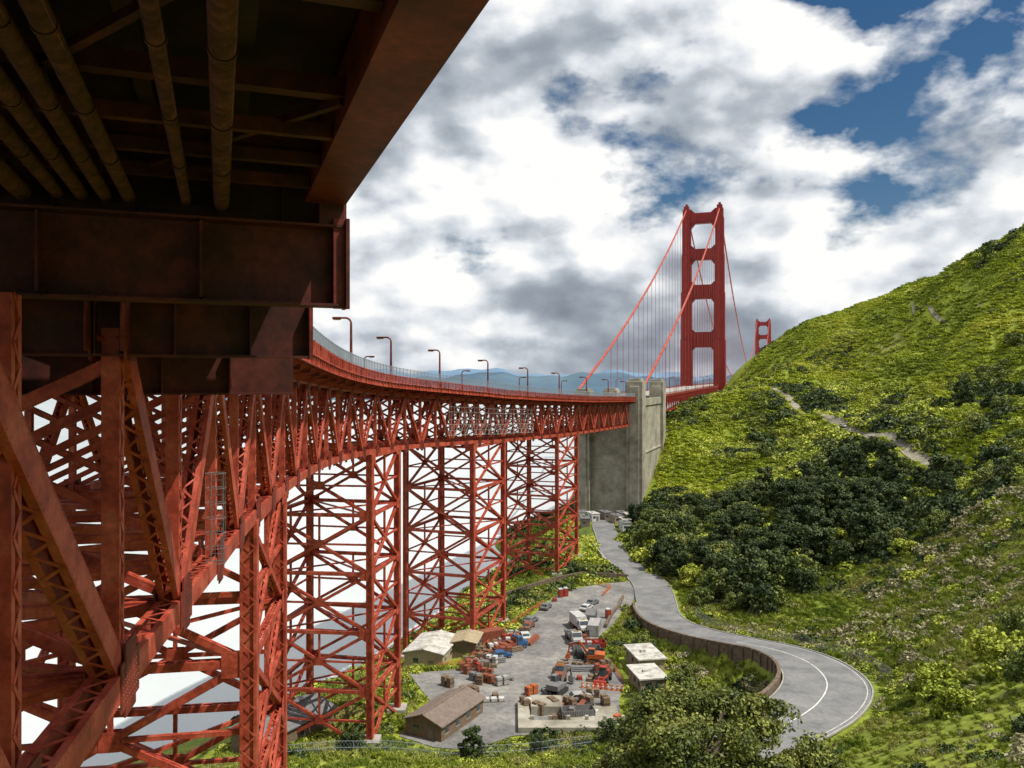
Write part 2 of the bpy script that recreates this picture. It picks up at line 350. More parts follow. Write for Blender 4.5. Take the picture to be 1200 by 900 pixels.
for off in (0,-W):
    for k in ks:
        s=s0+k*PL;tp=path(s,off,TOPZ);bt=path(s,off,BOTZ);d=pdir(s);nv=np.cross(d,V3(0,0,1))
        near_=k<7 and off==0
        rv=RV if near_ and k<4 else None
        laced(T,bt,tp,.42,.46,d,.4 if k<14 else .8,.035,None)
        for c in ((bt,tp) if k>=0 else (bt,)):
            for sg in (-1,1):
                cc=c+nv*sg*.42
                G.box(cc,d*.95,V3(0,0,.62),nv*.02)
                G.box(cc+V3(0,0,.1),d*.55,V3(0,0,.95),nv*.026)
                if near_:
                    for ii in range(-4,5):
                        for jj in range(-3,4):
                            c2=cc+d*ii*.2+V3(0,0,jj*.17)+nv*sg*.026;u1=d*.02;u2=V3(0,0,.02)
                            RV.add([c2-u1,c2-u2,c2+u1,c2+u2,c2+nv*sg*.018],[(0,1,4),(1,2,4),(2,3,4),(3,0,4)])
        if k==KN: continue
        tp2=path(s+PL,off,TOPZ);bt2=path(s+PL,off,BOTZ)
        laced(T,bt,bt2,.72,.74,nv,.55 if k<14 else .9,.05,rv)
        if k>=0: laced(T,tp,tp2,.72,.74,nv,.7 if k<14 else 1.2,.05,None)
        a,b,dn=diag(k)
        if k==-1: A_=path(s0-1.4*PL,off,TOPZ);B_=bt2
        elif dn: A_,B_=tp,bt2
        else: A_,B_=tp2,bt
        laced(T,A_,B_,.72 if k<8 else .62,.6,nv,.5 if k<14 else .8,.04,rv)
for k in ks:
    s=s0+k*PL;rt,rb=path(s,0,TOPZ),path(s,0,BOTZ);lt,lb=path(s,-W,TOPZ),path(s,-W,BOTZ);d=pdir(s)
    laced(T,rb,lb,.4,.4,d,.8,.03)
    pi_=1.0
    laced(T,rt-V3(0,0,.9),lb+V3(0,0,.3),.3,.3,d,pi_,.03);laced(T,lt-V3(0,0,.9),rb+V3(0,0,.3),.3,.3,d,pi_,.03)
    if k>=0:
        for zz,ww,hh in ((1.0,.05,1.5),(.23,.4,.05)) if k>0 else ():
            G.beam(path(s,2.3,TOPZ+zz),path(s,-W-LO+.2,TOPZ+zz),ww,hh)
        laced(T,rt-V3(0,0,.3),lt-V3(0,0,.3),.3,.3,d,1.,.03)
    if k<KN:
        rb2,lb2=path(s+PL,0,BOTZ),path(s+PL,-W,BOTZ);rt2,lt2=path(s+PL,0,TOPZ),path(s+PL,-W,TOPZ)
        for A_,B_ in ((rb,lb2),(lb,rb2)): laced(T,A_,B_,.3,.3,V3(0,0,1),1.1,.03)
        if k>=0:
            for A_,B_ in ((rt,lt2),(lt,rt2)): T.beam(A_+V3(0,0,-.3),B_+V3(0,0,-.3),.25,.25)
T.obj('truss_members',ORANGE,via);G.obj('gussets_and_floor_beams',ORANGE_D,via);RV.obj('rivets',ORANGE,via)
D=MB();F=MB();FN=MB();ST_=MB();sA=s_at(23.2);sE=SL[-1]
step=1.9;nn=int((sE-sA)/step)
for i in range(nn):
    a=sA+i*step;b=sA+(i+1)*step
    for (o1,o2,z0,z1) in ((2.5,-W-LO,-1.55,-1.2),):
        A0,A1,B0,B1=path(a,o1),path(a,o2),path(b,o1),path(b,o2)
        vs=[A0+V3(0,0,z0),A1+V3(0,0,z0),B1+V3(0,0,z0),B0+V3(0,0,z0),A0+V3(0,0,z1),A1+V3(0,0,z1),B1+V3(0,0,z1),B0+V3(0,0,z1)]
        D.add(vs,[(0,1,2,3),(7,6,5,4),(0,3,7,4),(1,5,6,2)])
    for o in (2.62,-W-LO-.1):
        sg=1 if o>0 else -1
        F.beam(path(a,o,-1.55),path(b,o,-1.55),.12,.75)
        F.beam(path(a,o+.1*sg,-1.15),path(b,o+.1*sg,-1.15),.34,.08)
        F.beam(path(a,o+.06*sg,-1.93),path(b,o+.06*sg,-1.93),.26,.06)
        F.beam(path(a,o,0),path(b,o,0),.16,.12);F.beam(path(a,o,-.95),path(b,o,-.95),.1,.08)
        F.beam(path(a,o+.12*sg,-1.95),path(a,o+.12*sg,.05),.16,.14,pdir(a))
        for q in range(1,10): 
            p=path(a+q*step/10,o,-.98);F.beam(p,p+V3(0,0,.95),.05,.04,(1,0,0))
        F.beam(path(a,o-.1*sg,-2.0),path(a,sg*.6+(0 if sg>0 else -W),-2.9),.1,.16)
    if i*step>1:
        o=2.35
        for q in range(8):
            p=path(a+q*step/8,o,-.9);FN.beam(p,p+V3(0,0,2.3),.025,.025,(1,0,0))
        FN.beam(path(a,o,1.4),path(b,o,1.4),.06,.06);FN.beam(path(a,o,.45),path(b,o,.45),.04,.04)
        p=path(a,o,-1.);FN.beam(p,p+V3(0,0,2.5),.09,.09,(1,0,0))
    for q in range(7):
        o=-1.2-q*3.3;ST_.beam(path(a,o,-1.95),path(b,o,-1.95),.3,.75)
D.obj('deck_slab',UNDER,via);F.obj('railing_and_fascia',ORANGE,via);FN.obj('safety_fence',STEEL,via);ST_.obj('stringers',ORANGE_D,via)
SUP=MB();FT=MB()
for ti,(ya,yb) in enumerate([(50,65),(124,138),(175,193),(236,257)]):
    sa,sb=s_at(ya),s_at(yb)
    cr=[(sa,0),(sb,0),(sb,-W),(sa,-W)]
    tops=[path(s,o,BOTZ-.2) for s,o in cr];gz=[float(H(p[0],p[1])) for p in tops]
    base=min(gz)
    zt=min(p[2] for p in tops);d=pdir((sa+sb)/2);nv=np.cross(d,V3(0,0,1))
    lev=max(4,round((zt-base)/9.5))
    levels=[zt-(zt-base-1.2)*i/lev for i in range(lev+1)]
    for p,g in zip(tops,gz):
        laced(SUP,(p[0],p[1],g+.8),p,.95,.95,nv,.8,.06,None)
        laced(SUP,(p[0],p[1],g+.8),p,.9,.6,d,.8,.05,None)
        FT.abox(p[0]-1.5,p[0]+1.5,p[1]-1.5,p[1]+1.5,g-3,g+.9)
    for li in range(lev):
        z1,z0=levels[li],levels[li+1]
        for e in range(4):
            p=tops[e];q=tops[(e+1)%4];fn=nrm(np.cross(q-p,V3(0,0,1)))
            P1,Q1,P0,Q0=V3(p[0],p[1],z1),V3(q[0],q[1],z1),V3(p[0],p[1],z0),V3(q[0],q[1],z0)
            laced(SUP,P1,Q1,.5,.6,fn,.8,.05)
            laced(SUP,P1,Q0,.42,.42,fn,.8,.04);laced(SUP,Q1,P0,.42,.42,fn,.8,.04)
            mc=(P1+Q0)/2;SUP.box(mc+fn*.25,nrm(q-p)*.6,V3(0,0,.6),fn*.02);SUP.box(mc-fn*.25,nrm(q-p)*.6,V3(0,0,.6),fn*.02)
            laced(SUP,(P1+Q1)/2,mc,.25,.3,fn,.8,.03)
            mz=V3(0,0,(z0-z1)/2)
            laced(SUP,P1+mz,mc,.25,.3,fn,.8,.03);laced(SUP,Q1+mz,mc,.25,.3,fn,.8,.03)
            for c,sg in ((P1,1),(Q1,-1)):
                SUP.box(c+nrm(q-p)*sg*.8+fn*.36,nrm(q-p)*.8,V3(0,0,.8),fn*.02)
        a,b,c_,e_=[V3(t[0],t[1],z1) for t in tops];SUP.beam(a,c_,.25,.25);SUP.beam(b,e_,.25,.25)
SUP.obj('support_tower_steel',ORANGE,via);FT.obj('footings',CONC2,via)
sc=MB()
for ya in np.arange(160,212,2.6):
    s=s_at(ya)
    for z in (-5.5,-8.,-10.2): 
        sc.beam(path(s,.9,z),path(s+2.4,.9,z),.5,.06);sc.beam(path(s,1.3,z+1),path(s+2.4,1.3,z+1),.05,.05)
    a=path(s,1.3,-10.4);sc.beam(a,a+V3(0,0,6.4),.06,.06,(1,0,0));a=path(s,.6,-10.4);sc.beam(a,a+V3(0,0,6.4),.06,.06,(1,0,0))
    sc.beam(path(s,1.3,-10.3),path(s+2.4,1.3,-8),.05,.05)
sc.obj('maintenance_scaffold',P_LG)
ld=MB()
lp=path(s0+1.55*PL,.8,-11.2)
for r in (-.25,.25): ld.beam(lp+V3(r,0,0),lp+V3(r,0,3.6),.03,.03,(1,0,0))
for i in range(13):
    z=.3*i;ld.beam(lp+V3(-.25,0,z),lp+V3(.25,0,z),.02,.02)
    if i%2==0:
        ld.tube([lp+V3(.4*math.cos(t),.4*math.sin(t)-.2,z) for t in np.linspace(0,2*math.pi,13)],.01,4)
for t in np.linspace(0,2*math.pi,6)[:-1]: ld.beam(lp+V3(.4*math.cos(t),.4*math.sin(t)-.2,0),lp+V3(.4*math.cos(t),.4*math.sin(t)-.2,3.6),.012,.012,(1,0,0))
ld.obj('caged_ladder',P_GREY)
def lamp(s,off):
    p=path(s,off,-1.2);d=pdir(s);left=-np.cross(d,V3(0,0,1))*(1 if off>-5 else -1)
    e=empty('street_lamp',tuple(p));m=MB()
    pts=[V3(0,0,0),V3(0,0,3),V3(0,0,6.6)]+[V3(0,0,6.6)+left*(.7-.7*math.cos(t))+V3(0,0,.7*math.sin(t)) for t in np.linspace(.2,math.pi/2,5)]+[V3(0,0,7.3)+left*1.5]
    m.tube(pts,[.2,.18,.15]+[.13]*6,8);m.tube([V3(0,0,0),V3(0,0,.9)],[.28,.24],8);m.obj('post',ORANGE_D,e,True)
    h=MB();c=V3(0,0,7.26)+left*1.8;h.box(c,left*.55,d*.26,V3(0,0,.16));h.obj('lamp_head',ORANGE_D,e,bevel=.06)
    h=MB();h.box(c-V3(0,0,.19),left*.4,d*.19,V3(0,0,.05));h.obj('lens',YEL,e)
for y in (103,129,154,179,205,232,262,292,322): lamp(s_at(y),1.9)
for y in (118,166,216,262,310): lamp(s_at(y),-W-LO+.5)
# ------------------------------------------------------------------ near overhead span
ov=empty('near_deck_span')
dr=V3(-math.sin(math.radians(19.8)),math.cos(math.radians(19.8)),0);lf=V3(-dr[1],dr[0],0)
E=V3(-4.0,19.9,0)
def op(a,l,z): return E+dr*a+lf*l+V3(0,0,z)
m=MB()
m.beam(op(-45,.5,4.55),op(.6,.5,4.55),1.0,.08);m.beam(op(-45,.12,5.2),op(.6,.12,5.2),.06,1.3);m.beam(op(-45,.95,5.1),op(.6,.95,5.1),.06,1.1)
m.beam(op(-45,-.15,5.95),op(.6,-.15,5.95),.7,.12)
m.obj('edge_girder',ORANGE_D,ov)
m=MB()
m.box(op(-20.5,13,6.1),dr*24.5,lf*13,V3(0,0,.15))
for l in np.arange(2.6,26,1.7): m.beam(op(-45,l,5.75),op(.5,l,5.75),.05,.6);m.beam(op(-45,l,5.45),op(.5,l,5.45),.3,.04)
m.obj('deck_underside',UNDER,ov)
m=MB()
m.box(op(1.15,13,5.0),lf*12.9,dr*.04,V3(0,0,1.1))
m.box(op(3.9,13.6,4.9),lf*12.6,dr*.04,V3(0,0,1.1))
for l in np.arange(1.5,25,1.7): m.box(op(1.05,l,4.95),lf*.02,dr*.12,V3(0,0,.95))
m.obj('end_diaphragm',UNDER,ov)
m=MB()
for a in np.arange(-42,-1,3.6):
    m.beam(op(a,1.0,5.05),op(a,26,5.05),.3,.32)
for a in (-4.6,-2.6,-.6): m.beam(op(a,1.0,4.72),op(a,26,4.72),.2,.26)
for a in np.arange(-42,-3,7.2): m.beam(op(a,1.,4.85),op(a+7,5.5,4.85),.14,.14);m.beam(op(a,10,4.85),op(a+7,5.5,4.85),.14,.14)
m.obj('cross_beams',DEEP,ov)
m=MB()
for l,r,z in ((2.95,.18,4.38),(3.75,.12,4.4),(5.0,.15,4.4),(5.5,.15,4.4),(6.0,.15,4.4),(6.5,.15,4.4),(7.2,.2,4.35),(8.1,.17,4.4)):
    m.tube([op(-45,l,z),op(.9,l,z)],r,14)
    for a in np.arange(-43,0,3.1): m.tube([op(a,l,z),op(a+.1,l,z)],r+.02,14)
m.obj('utility_pipes',PIPE,ov,True)
m=MB()
m.box(op(.9,13,2.95),lf*13,dr*.03,V3(0,0,.95));m.box(op(.7,13,3.93),lf*13.0,dr*.35,V3(0,0,.03));m.box(op(.7,13,1.97),lf*13.0,dr*.35,V3(0,0,.03))
m.box(op(.6,.0,3.0),lf*.04,dr*.4,V3(0,0,1.1))
for l in (3.4,6.8,10.2,13.6): m.box(op(.6,l,2.95),lf*.03,dr*.3,V3(0,0,.9))
m.box(op(.9,.35,4.25),lf*.3,dr*.35,V3(0,0,.3))
m.box(op(3.4,13.75,1.5),lf*13.1,dr*.04,V3(0,0,.75));m.box(op(3.3,13.75,.75),lf*13.1,dr*.3,V3(0,0,.03))
m.box(op(6.5,14.0,.5),lf*13.2,dr*.04,V3(0,0,.8));m.box(op(6.4,14.0,-.3),lf*13.2,dr*.3,V3(0,0,.03))
for l in np.arange(2.2,20,1.9): m.box(op(3.2,l,1.5),lf*.02,dr*.2,V3(0,0,.72));m.box(op(6.3,l+.5,.5),lf*.02,dr*.2,V3(0,0,.77))
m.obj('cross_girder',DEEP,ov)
m=MB()
m.box(op(.45,.12,3.0),lf*.2,dr*.05,V3(0,0,1.12));m.box(op(.75,.12,4.5),lf*.16,dr*.05,V3(0,0,.4));m.box(op(3.3,.6,1.5),lf*.05,dr*.33,V3(0,0,.8))
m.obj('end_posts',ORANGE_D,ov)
m=MB()
for l in np.arange(.5,12,.28):
    for z in (2.12,3.78):
        c=op(.865,l,z);m.add([c-lf*.025,c-V3(0,0,.025),c+lf*.025,c+V3(0,0,.025),c-dr*.02],[(0,1,4),(1,2,4),(2,3,4),(3,0,4)])
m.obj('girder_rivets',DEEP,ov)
# ------------------------------------------------------------------ concrete pylon / anchorage
ang=math.radians(19.4);ax=V3(math.sin(ang),math.cos(ang),0);rg=V3(ax[1],-ax[0],0)
C0=V3(41.2,344.3,0)
def bp(a,r,z): return C0+ax*a+rg*r+V3(0,0,z)
py_=empty('concrete_pylon')
m=MB()
m.box(bp(30,0,-36),ax*30,rg*13.2,V3(0,0,27.5))
m.obj('anchorage_block',CONC,py_)
m=MB()
def pil(a,r,w,dp,z0,z1):
    m.box(bp(a,r,(z0+z1)/2),ax*dp,rg*w,V3(0,0,(z1-z0)/2))
for sg in (-1,1):
    for a in (1.5,57):
        pil(a,sg*11.3,3.4,4.,-64,1.2 if sg>0 else -3);pil(a,sg*11.3,2.6,3.2,-3.1,2.2 if sg>0 else -2)
        pil(a,sg*11.3,2.0,4.5,-64,-1. if sg>0 else -4)
    pil(29,sg*13.2,.5,26,-9.4,-6.2);pil(29,sg*13.3,.35,26,-30,-29.2)
pil(1,0,8,1.4,-13,-8.6);pil(.6,0,8,.9,-36,-35)
m.obj('pilasters',CONC,py_,bevel=.15)
# ------------------------------------------------------------------ suspension bridge
sb=empty('suspension_bridge')
def tower(Cc,name):
    e=empty(name);m=MB()
    def bx(r,z0,z1,w,dp,a=0): m.box(Cc+ax*a+rg*r+V3(0,0,(z0+z1)/2),ax*dp,rg*w,V3(0,0,(z1-z0)/2))
    zl=[-62,-2,38,78,110,141];wd=[5.4,4.7,4.2,3.7,3.3];dp=[8,6.6,5.8,5.,4.3]
    for sg in (-1,1):
        for i in range(5):
            bx(sg*13.7,zl[i],zl[i+1],wd[i],dp[i]*.8);bx(sg*13.7,zl[i],zl[i+1]-.8,wd[i]*.66,dp[i]*.93);bx(sg*13.7,zl[i],zl[i+1]-1.6,wd[i]*.3,dp[i])
            bx(sg*13.7,zl[i],zl[i+1]-1.2,wd[i]+.35,dp[i]*.45)
        bx(sg*13.7,141,148,3.0,3.6);bx(sg*13.7,148,151,2.2,2.8);bx(sg*13.7,151,153,1.,1.4)
    for z0,z1,i in ((31,44,2),(72,84,3),(105,114.5,4),(136,145,4)):
        bx(0,z0,z1,13,dp[i]*.6);bx(0,z0+.8,z1-.8,13,dp[i]*.72)
        for q in range(-3,4): bx(q*3.1,z0+1.4,z1-1.4,.55,dp[i]*.85)
        for sg in (-1,1):
            for st in range(4):
                bx(sg*(10.2-st*.9),z0-1.-st*0-(3-st)*1.1,z0+.05,.5+.0,dp[i]*.55)
                bx(sg*(10.2-st*.9),z1-.05,z1+.9+(3-st)*.8,.5,dp[i]*.55)
    for z0,z1 in ((-62,-35),(-35,-8)):
        for sg in (-1,1): m.beam(Cc+rg*10*sg+V3(0,0,z0),Cc-rg*10*sg+V3(0,0,z1),2.5,2.)
    bx(0,-9,-5,13,3)
    m.obj('tower_steel',ORANGE_T,e)
    b=MB();b.box(Cc+V3(0,0,-66),ax*14,rg*27,V3(0,0,7));b.obj('tower_pier',CONC,e)
    return e
N1=C0+ax*364.;N1[2]=0;N2=N1+ax*1280
tower(N1,'bridge_tower').parent=sb;tower(N2,'bridge_tower').parent=sb
def deckz(a):
    return float(np.interp(a,[0,60,364,1004,1644,1990],[-5.6,-5.6,-1.5,3.,-1.5,-5]))
m=MB();tr=MB();cb=MB();su=MB()
aa=np.arange(58,2000,7.6)
for a,b in zip(aa[:-1],aa[1:]):
    for sg in (-1,1):
        tp=bp(a,sg*13.3,deckz(a)-.3);tq=bp(b,sg*13.3,deckz(b)-.3);dn=V3(0,0,-7.6)
        tr.beam(tp,tq,.8,1.1);tr.beam(tp+dn,tq+dn,.8,.8);tr.beam(tp,tp+dn,.5,.5,rg)
        mid=(tp+tq)/2;tr.beam(tp+dn,mid,.45,.45);tr.beam(mid,tq+dn,.45,.45)
        tr.beam(bp(a,sg*13.6,deckz(a)+1.1),bp(b,sg*13.6,deckz(b)+1.1),.15,.15)
        for q in range(4):
            p=bp(a+q*1.9,sg*13.6,deckz(a));tr.beam(p,p+V3(0,0,1.1),.2,.1,(1,0,0))
    m.box((bp(a,0,deckz(a)-.4)+bp(b,0,deckz(b)-.4))/2,(bp(b,0,deckz(b))-bp(a,0,deckz(a)))/2,rg*12.9,V3(0,0,.3))
m.obj('roadway_deck',CONC2,sb);tr.obj('stiffening_truss',ORANGE_T,sb)
def cabz(a):
    if a<364:
        t=(a-0)/364.;return -3.+(149+3)*t-4*9*t*(1-t)*1.0
    if a<1644:
        t=(a-364)/1280.;return 149-4*143*t*(1-t)
    t=(a-1644)/343.;return 149-152*t-4*9*t*(1-t)
for sg in (-1,1):
    al=list(np.arange(2,364,9.))+[364.]+list(np.linspace(364,1644,90)[1:])+list(np.linspace(1644,1987,20)[1:])
    cb.tube([bp(a,sg*13.7,cabz(a)) for a in al],.62,8)
    for a in np.arange(66,1980,15.2):
        if abs(a-364)<9 or abs(a-1644)<9: continue
        z=cabz(a)
        if z-deckz(a)>2:
            for da in (-.35,.35): su.beam(bp(a+da,sg*13.7,deckz(a)-.3),bp(a+da,sg*13.7,z),.1,.1,rg)
cb.obj('main_cables',ORANGE,sb,True);su.obj('suspender_ropes',ORANGE,sb)
for a in np.arange(70,360,46):
    for sg in (-1,1):
        p=bp(a,sg*12.,deckz(a));e=empty('street_lamp',tuple(p));q=MB();q.tube([V3(0,0,0),V3(0,0,7.5),V3(0,0,8)-rg*sg*.5,V3(0,0,8.1)-rg*sg*2.2],[.2,.14,.12,.1],6);q.box(V3(0,0,8.05)-rg*sg*2.4,rg*.6,ax*.25,V3(0,0,.14));q.obj('post',ORANGE_D,e)
# ------------------------------------------------------------------ buildings
def building(name,x,y,rot,L,Wd,h,roof,wallm,roofm,z=None,gable=0.,over=.4,nw=3):
    z=float(H(x,y)) if z is None else z
    e=empty(name,(x,y,z),rot)
    m=MB()
    if gable: m.prism([(-Wd/2,-1),(Wd/2,-1),(Wd/2,h),(0,h+gable),(-Wd/2,h)],-L/2,L/2)
    else: m.abox(-Wd/2,Wd/2,-L/2,L/2,-1,h)
    m.obj('walls',wallm,e)
    m=MB();t=.18
    if gable:
        for sg in (-1,1):
            a=V3(sg*(Wd/2+over),0,h-over*gable/(Wd/2)+.12);b=V3(0,0,h+gable+.12)
            m.box((a+b)/2,(b-a)/2,V3(0,L/2+over,0),V3(0,0,t/2))
        m.abox(-.15,.15,-L/2-over,L/2+over,h+gable+.1,h+gable+.32)
    else:
        m.abox(-Wd/2-over,Wd/2+over,-L/2-over,L/2+over,h,h+.25);
        m.abox(-Wd*.2,-Wd*.02,-L*.1,L*.02,h+.25,h+.7)
    m.obj('roof',roofm,e)
    w=MB();f=MB()
    for sg in (-1,1):
        for k in range(nw):
            yy=-L/2+L*(k+.5)/nw
            w.box((sg*(Wd/2+.01),yy,h*.58),(.02,0,0),(0,.5,0),(0,0,.45));f.box((sg*(Wd/2+.008),yy,h*.58-.53),(.06,0,0),(0,.6,0),(0,0,.05));f.box((sg*(Wd/2+.008),yy,h*.58+.53),(.06,0,0),(0,.6,0),(0,0,.05))
    w.box((-Wd*.2,-L/2-.01,h*.58),(.55,0,0),(0,.02,0),(0,0,.45))
    w.obj('windows',GLASS,e);f.obj('window_frames',P_LG,e)
    m=MB();m.box((Wd*.2,-L/2-.02,1.05),(.5,0,0),(0,.03,0),(0,0,1.05));m.box((Wd*.2,-L/2-.05,2.15),(.6,0,0),(0,.06,0),(0,0,.06));m.obj('door',P_BRN,e)
    return e
building('maintenance_shed',-16.5,168,math.radians(-12),12,8,3.6,0,P_TAN,ROOFW,gable=.8)
building('storage_shed',-9.5,171,math.radians(-8),7,5,3.2,0,WOOD,P_TAN,gable=.5)
building('brown_roof_shed',-11,134,math.radians(-28),13,6.8,2.6,0,WOOD,P_BRN,gable=1.2,nw=4)
building('site_office',26.2,160,math.radians(10),8.6,5,3.0,0,P_TAN,ROOFW)
building('site_office',25,150,math.radians(10),7,4.8,2.7,0,P_TAN,ROOFW)
building('brown_roof_shed',-36,128,math.radians(-30),14,8,3.3,0,WOOD,P_GREY,gable=1.2)
for i,(x,y,c,r) in enumerate([(29,322,P_BRN,0),(33,331,P_WHITE,.3),(38.5,334,P_BRN,.3),(42,326,P_TAN,.2),(44,316,P_BRN,.1),(45,331,P_RUST,.3),(29,336,P_WHITE,.2),(47,323,P_BRN,.1),(43,308,P_WHITE,.1)]):
    building('site_trailer',x,y,r,6.5,3.4,3.2,0,c,(ROOFW if i%3==1 else P_GREY),over=.15,nw=2)
m=MB()
for x0,x1,y0,y1,h in ((1,19,130,133,.9),(1,3,133,142,.9),(9,18,134,140,.45),(3.2,8.6,137,142,1.5)): m.abox(x0,x1,y0,y1,-57,-56+h)
for x in np.arange(3,19,3): m.abox(x,x+.6,133.2,133.8,-56,-54.6)
m.obj('concrete_foundation',CONC)
# ------------------------------------------------------------------ vehicles and machines
YZ=-56.0
def wheels(e,pos,r=.36,w=.26,name='wheels'):
    m=MB();h=MB()
    for x,y in pos:
        m.tube([(x,y-w/2,r),(x,y+w/2,r)],r,14);h.tube([(x,y-w/2-.01,r),(x,y+w/2+.01,r)],r*.5,8)
    m.obj(name,TYRE,e);h.obj('hubs',P_GREY,e)
def car(x,y,rot,col,name='parked_car',z=None):
    e=empty(name,(x,y,YZ if z is None else z),rot);m=MB()
    m.prism([(-2.2,.35),(-2.25,.75),(-2.1,.95),(-1.75,1.0),(-1.2,1.42),(.45,1.45),(1.15,1.0),(2.05,.85),(2.25,.6),(2.2,.35)],-.9,.9);m.obj('body',col,e,bevel=.08)
    g=MB();g.prism([(-1.6,1.0),(-1.1,1.36),(.4,1.38),(.95,1.0)],-.915,.915);g.prism([(.5,1.4),(1.13,1.02),(1.2,1.04),(.57,1.44)],-.75,.75);g.prism([(-1.24,1.4),(-1.77,1.02),(-1.84,1.05),(-1.3,1.43)],-.75,.75);g.obj('windows',GLASS,e)
    l=MB();l.abox(2.2,2.27,-.8,-.5,.6,.75);l.abox(2.2,2.27,.5,.8,.6,.75);l.obj('headlights',WHITE,e)
    wheels(e,[(sx*1.38,sy*.82) for sx in(-1,1) for sy in (-1,1)],.34)
def truck(x,y,rot,cab,bed,name='flatbed_truck',box=False,z=None):
    e=empty(name,(x,y,YZ if z is None else z),rot);m=MB()
    m.prism([(1.3,.6),(1.3,2.7),(2.5,2.7),(2.9,1.75),(3.9,1.55),(4.0,.6)],-1.1,1.1);m.obj('cab',cab,e,bevel=.09)
    g=MB();g.prism([(2.53,2.6),(2.9,1.8),(2.96,1.8),(2.6,2.6)],-.95,.95);g.abox(1.6,2.5,-1.12,1.12,1.8,2.5);g.obj('windows',GLASS,e)
    m=MB();m.abox(-4,3.9,-.45,.45,.55,.85);m.abox(3.95,4.15,-1.1,1.1,.5,.85);m.obj('chassis',DARK,e)
    m=MB()
    if box: m.abox(-4,1.1,-1.2,1.2,.95,3.2);[m.abox(xx,xx+.08,-1.24,1.24,.95,3.2) for xx in np.arange(-3.9,1.1,.8)]
    else:
        m.abox(-4,1.1,-1.2,1.2,.9,1.1);m.abox(-4,1.1,-1.2,-1.12,1.1,1.6);m.abox(-4,1.1,1.12,1.2,1.1,1.6);m.abox(.98,1.1,-1.12,1.12,1.1,2.4)
        for i in range(4): m.abox(-3.6+i*1.1,-2.8+i*1.1,-.9,.9,1.1,1.5+.3*(i%2))
    m.obj('cargo_bed',bed,e)
    l=MB();l.abox(4.0,4.17,-.95,-.65,.95,1.2);l.abox(4.0,4.17,.65,.95,.95,1.2);l.abox(1.9,2.2,-.5,.5,2.72,2.85);l.obj('lights',P_YEL,e)
    wheels(e,[(3,-.98),(3,.98),(-2,-.98),(-2,.98),(-3.1,-.98),(-3.1,.98)],.5,.32)
def excavator(x,y,rot,col,name='excavator'):
    e=empty(name,(x,y,YZ),rot);m=MB()
    for sy in (-1.1,1.1): m.prism([(-1.9,.3),(-1.6,0),(1.6,0),(1.9,.3),(1.9,.6),(1.6,.85),(-1.6,.85),(-1.9,.6)],sy-.28,sy+.28)
    m.abox(-.8,.8,-.85,.85,.4,.8);m.obj('tracks',DARK,e)
    m=MB();m.prism([(-2.1,1.0),(-2.2,2.0),(-.4,2.1),(-.4,1.95),(1.4,1.7),(1.5,1.0)],-1.2,1.2);m.obj('house',col,e,bevel=.08)
    m=MB();m.prism([(-.2,1.7),(-.2,2.95),(1.0,2.95),(1.45,1.9),(1.4,1.7)],.25,1.15);m.obj('cab_glass',GLASS,e);m=MB();m.abox(-.25,1.05,.2,1.2,2.95,3.05);
    for q in ((-.2,.22),(-.2,1.12),(1.,.22),(1.,1.12)): m.abox(q[0],q[0]+.08,q[1],q[1]+.08,1.7,2.95)
    m.beam((1.2,-.3,1.5),(3.0,-.3,3.9),.35,.45);m.beam((3.0,-.3,3.9),(4.9,-.3,3.3),.35,.4);m.beam((4.9,-.3,3.4),(5.3,-.3,1.4),.3,.32)
    m.prism([(5.0,1.5),(5.6,1.4),(5.9,.7),(5.3,.3),(4.8,.7)],-.8,.2);m.obj('boom_and_bucket',col,e)
    m=MB();m.tube([(1.8,-.05,1.6),(2.6,-.05,3.0)],.08,6);m.tube([(3.2,-.05,4.1),(4.8,-.05,3.7)],.08,6);m.obj('hydraulics',STEEL,e)
def loader(x,y,rot,col,name='wheel_loader'):
    e=empty(name,(x,y,YZ),rot);m=MB();m.prism([(-2.4,.7),(-2.4,1.7),(-.6,1.9),(-.6,1.2),(1.4,1.2),(1.5,.7)],-.8,.8);m.beam((.6,-.5,1.4),(2.8,-.5,.8),.16,.25);m.beam((.6,.5,1.4),(2.8,.5,.8),.16,.25);m.prism([(2.6,.1),(3.7,.1),(3.3,.3),(2.9,1.1),(2.6,1.2)],-1.2,1.2);m.obj('body_and_bucket',col,e,bevel=.04)
    m=MB();m.prism([(-.6,1.2),(-.6,2.8),(.6,2.8),(.9,1.2)],-.6,.6);m.obj('cab_glass',GLASS,e);m=MB();m.abox(-.7,.7,-.7,.7,2.8,2.92);m.obj('cab_roof',col,e)
    wheels(e,[(1.2,-1),(1.2,1),(-1.5,-1),(-1.5,1)],.65,.45)
def container(x,y,rot,col,name='shipping_container',L=6.,h=2.5,open_=False):
    e=empty(name,(x,y,YZ),rot);m=MB()
    if open_:
        m.abox(-L/2,L/2,-1.2,1.2,.15,.3)
        for sy in (-1.2,1.14): m.abox(-L/2,L/2,sy,sy+.06,.3,h)
        for sx in (-L/2,L/2-.06): m.abox(sx,sx+.06,-1.13,1.13,.3,h)
    else: m.abox(-L/2,L/2,-1.2,1.2,.15,h)
    m.obj('shell',col,e);m=MB()
    for xx in np.arange(-L/2+.2,L/2,.4):
        for sy in (-1.24,1.24): m.abox(xx,xx+.18,sy-.03,sy+.03,.35,h-.15)
    for sx in (-L/2,L/2):
        for sy in (-1.2,1.2): m.abox(sx-.08,sx+.08,sy-.08,sy+.08,0,h+.04)
    for yy in (-.6,-.2,.2,.6): m.tube([(L/2+.06,yy,.3),(L/2+.06,yy,h-.1)],.03,5)
    m.obj('corrugations',col,e)
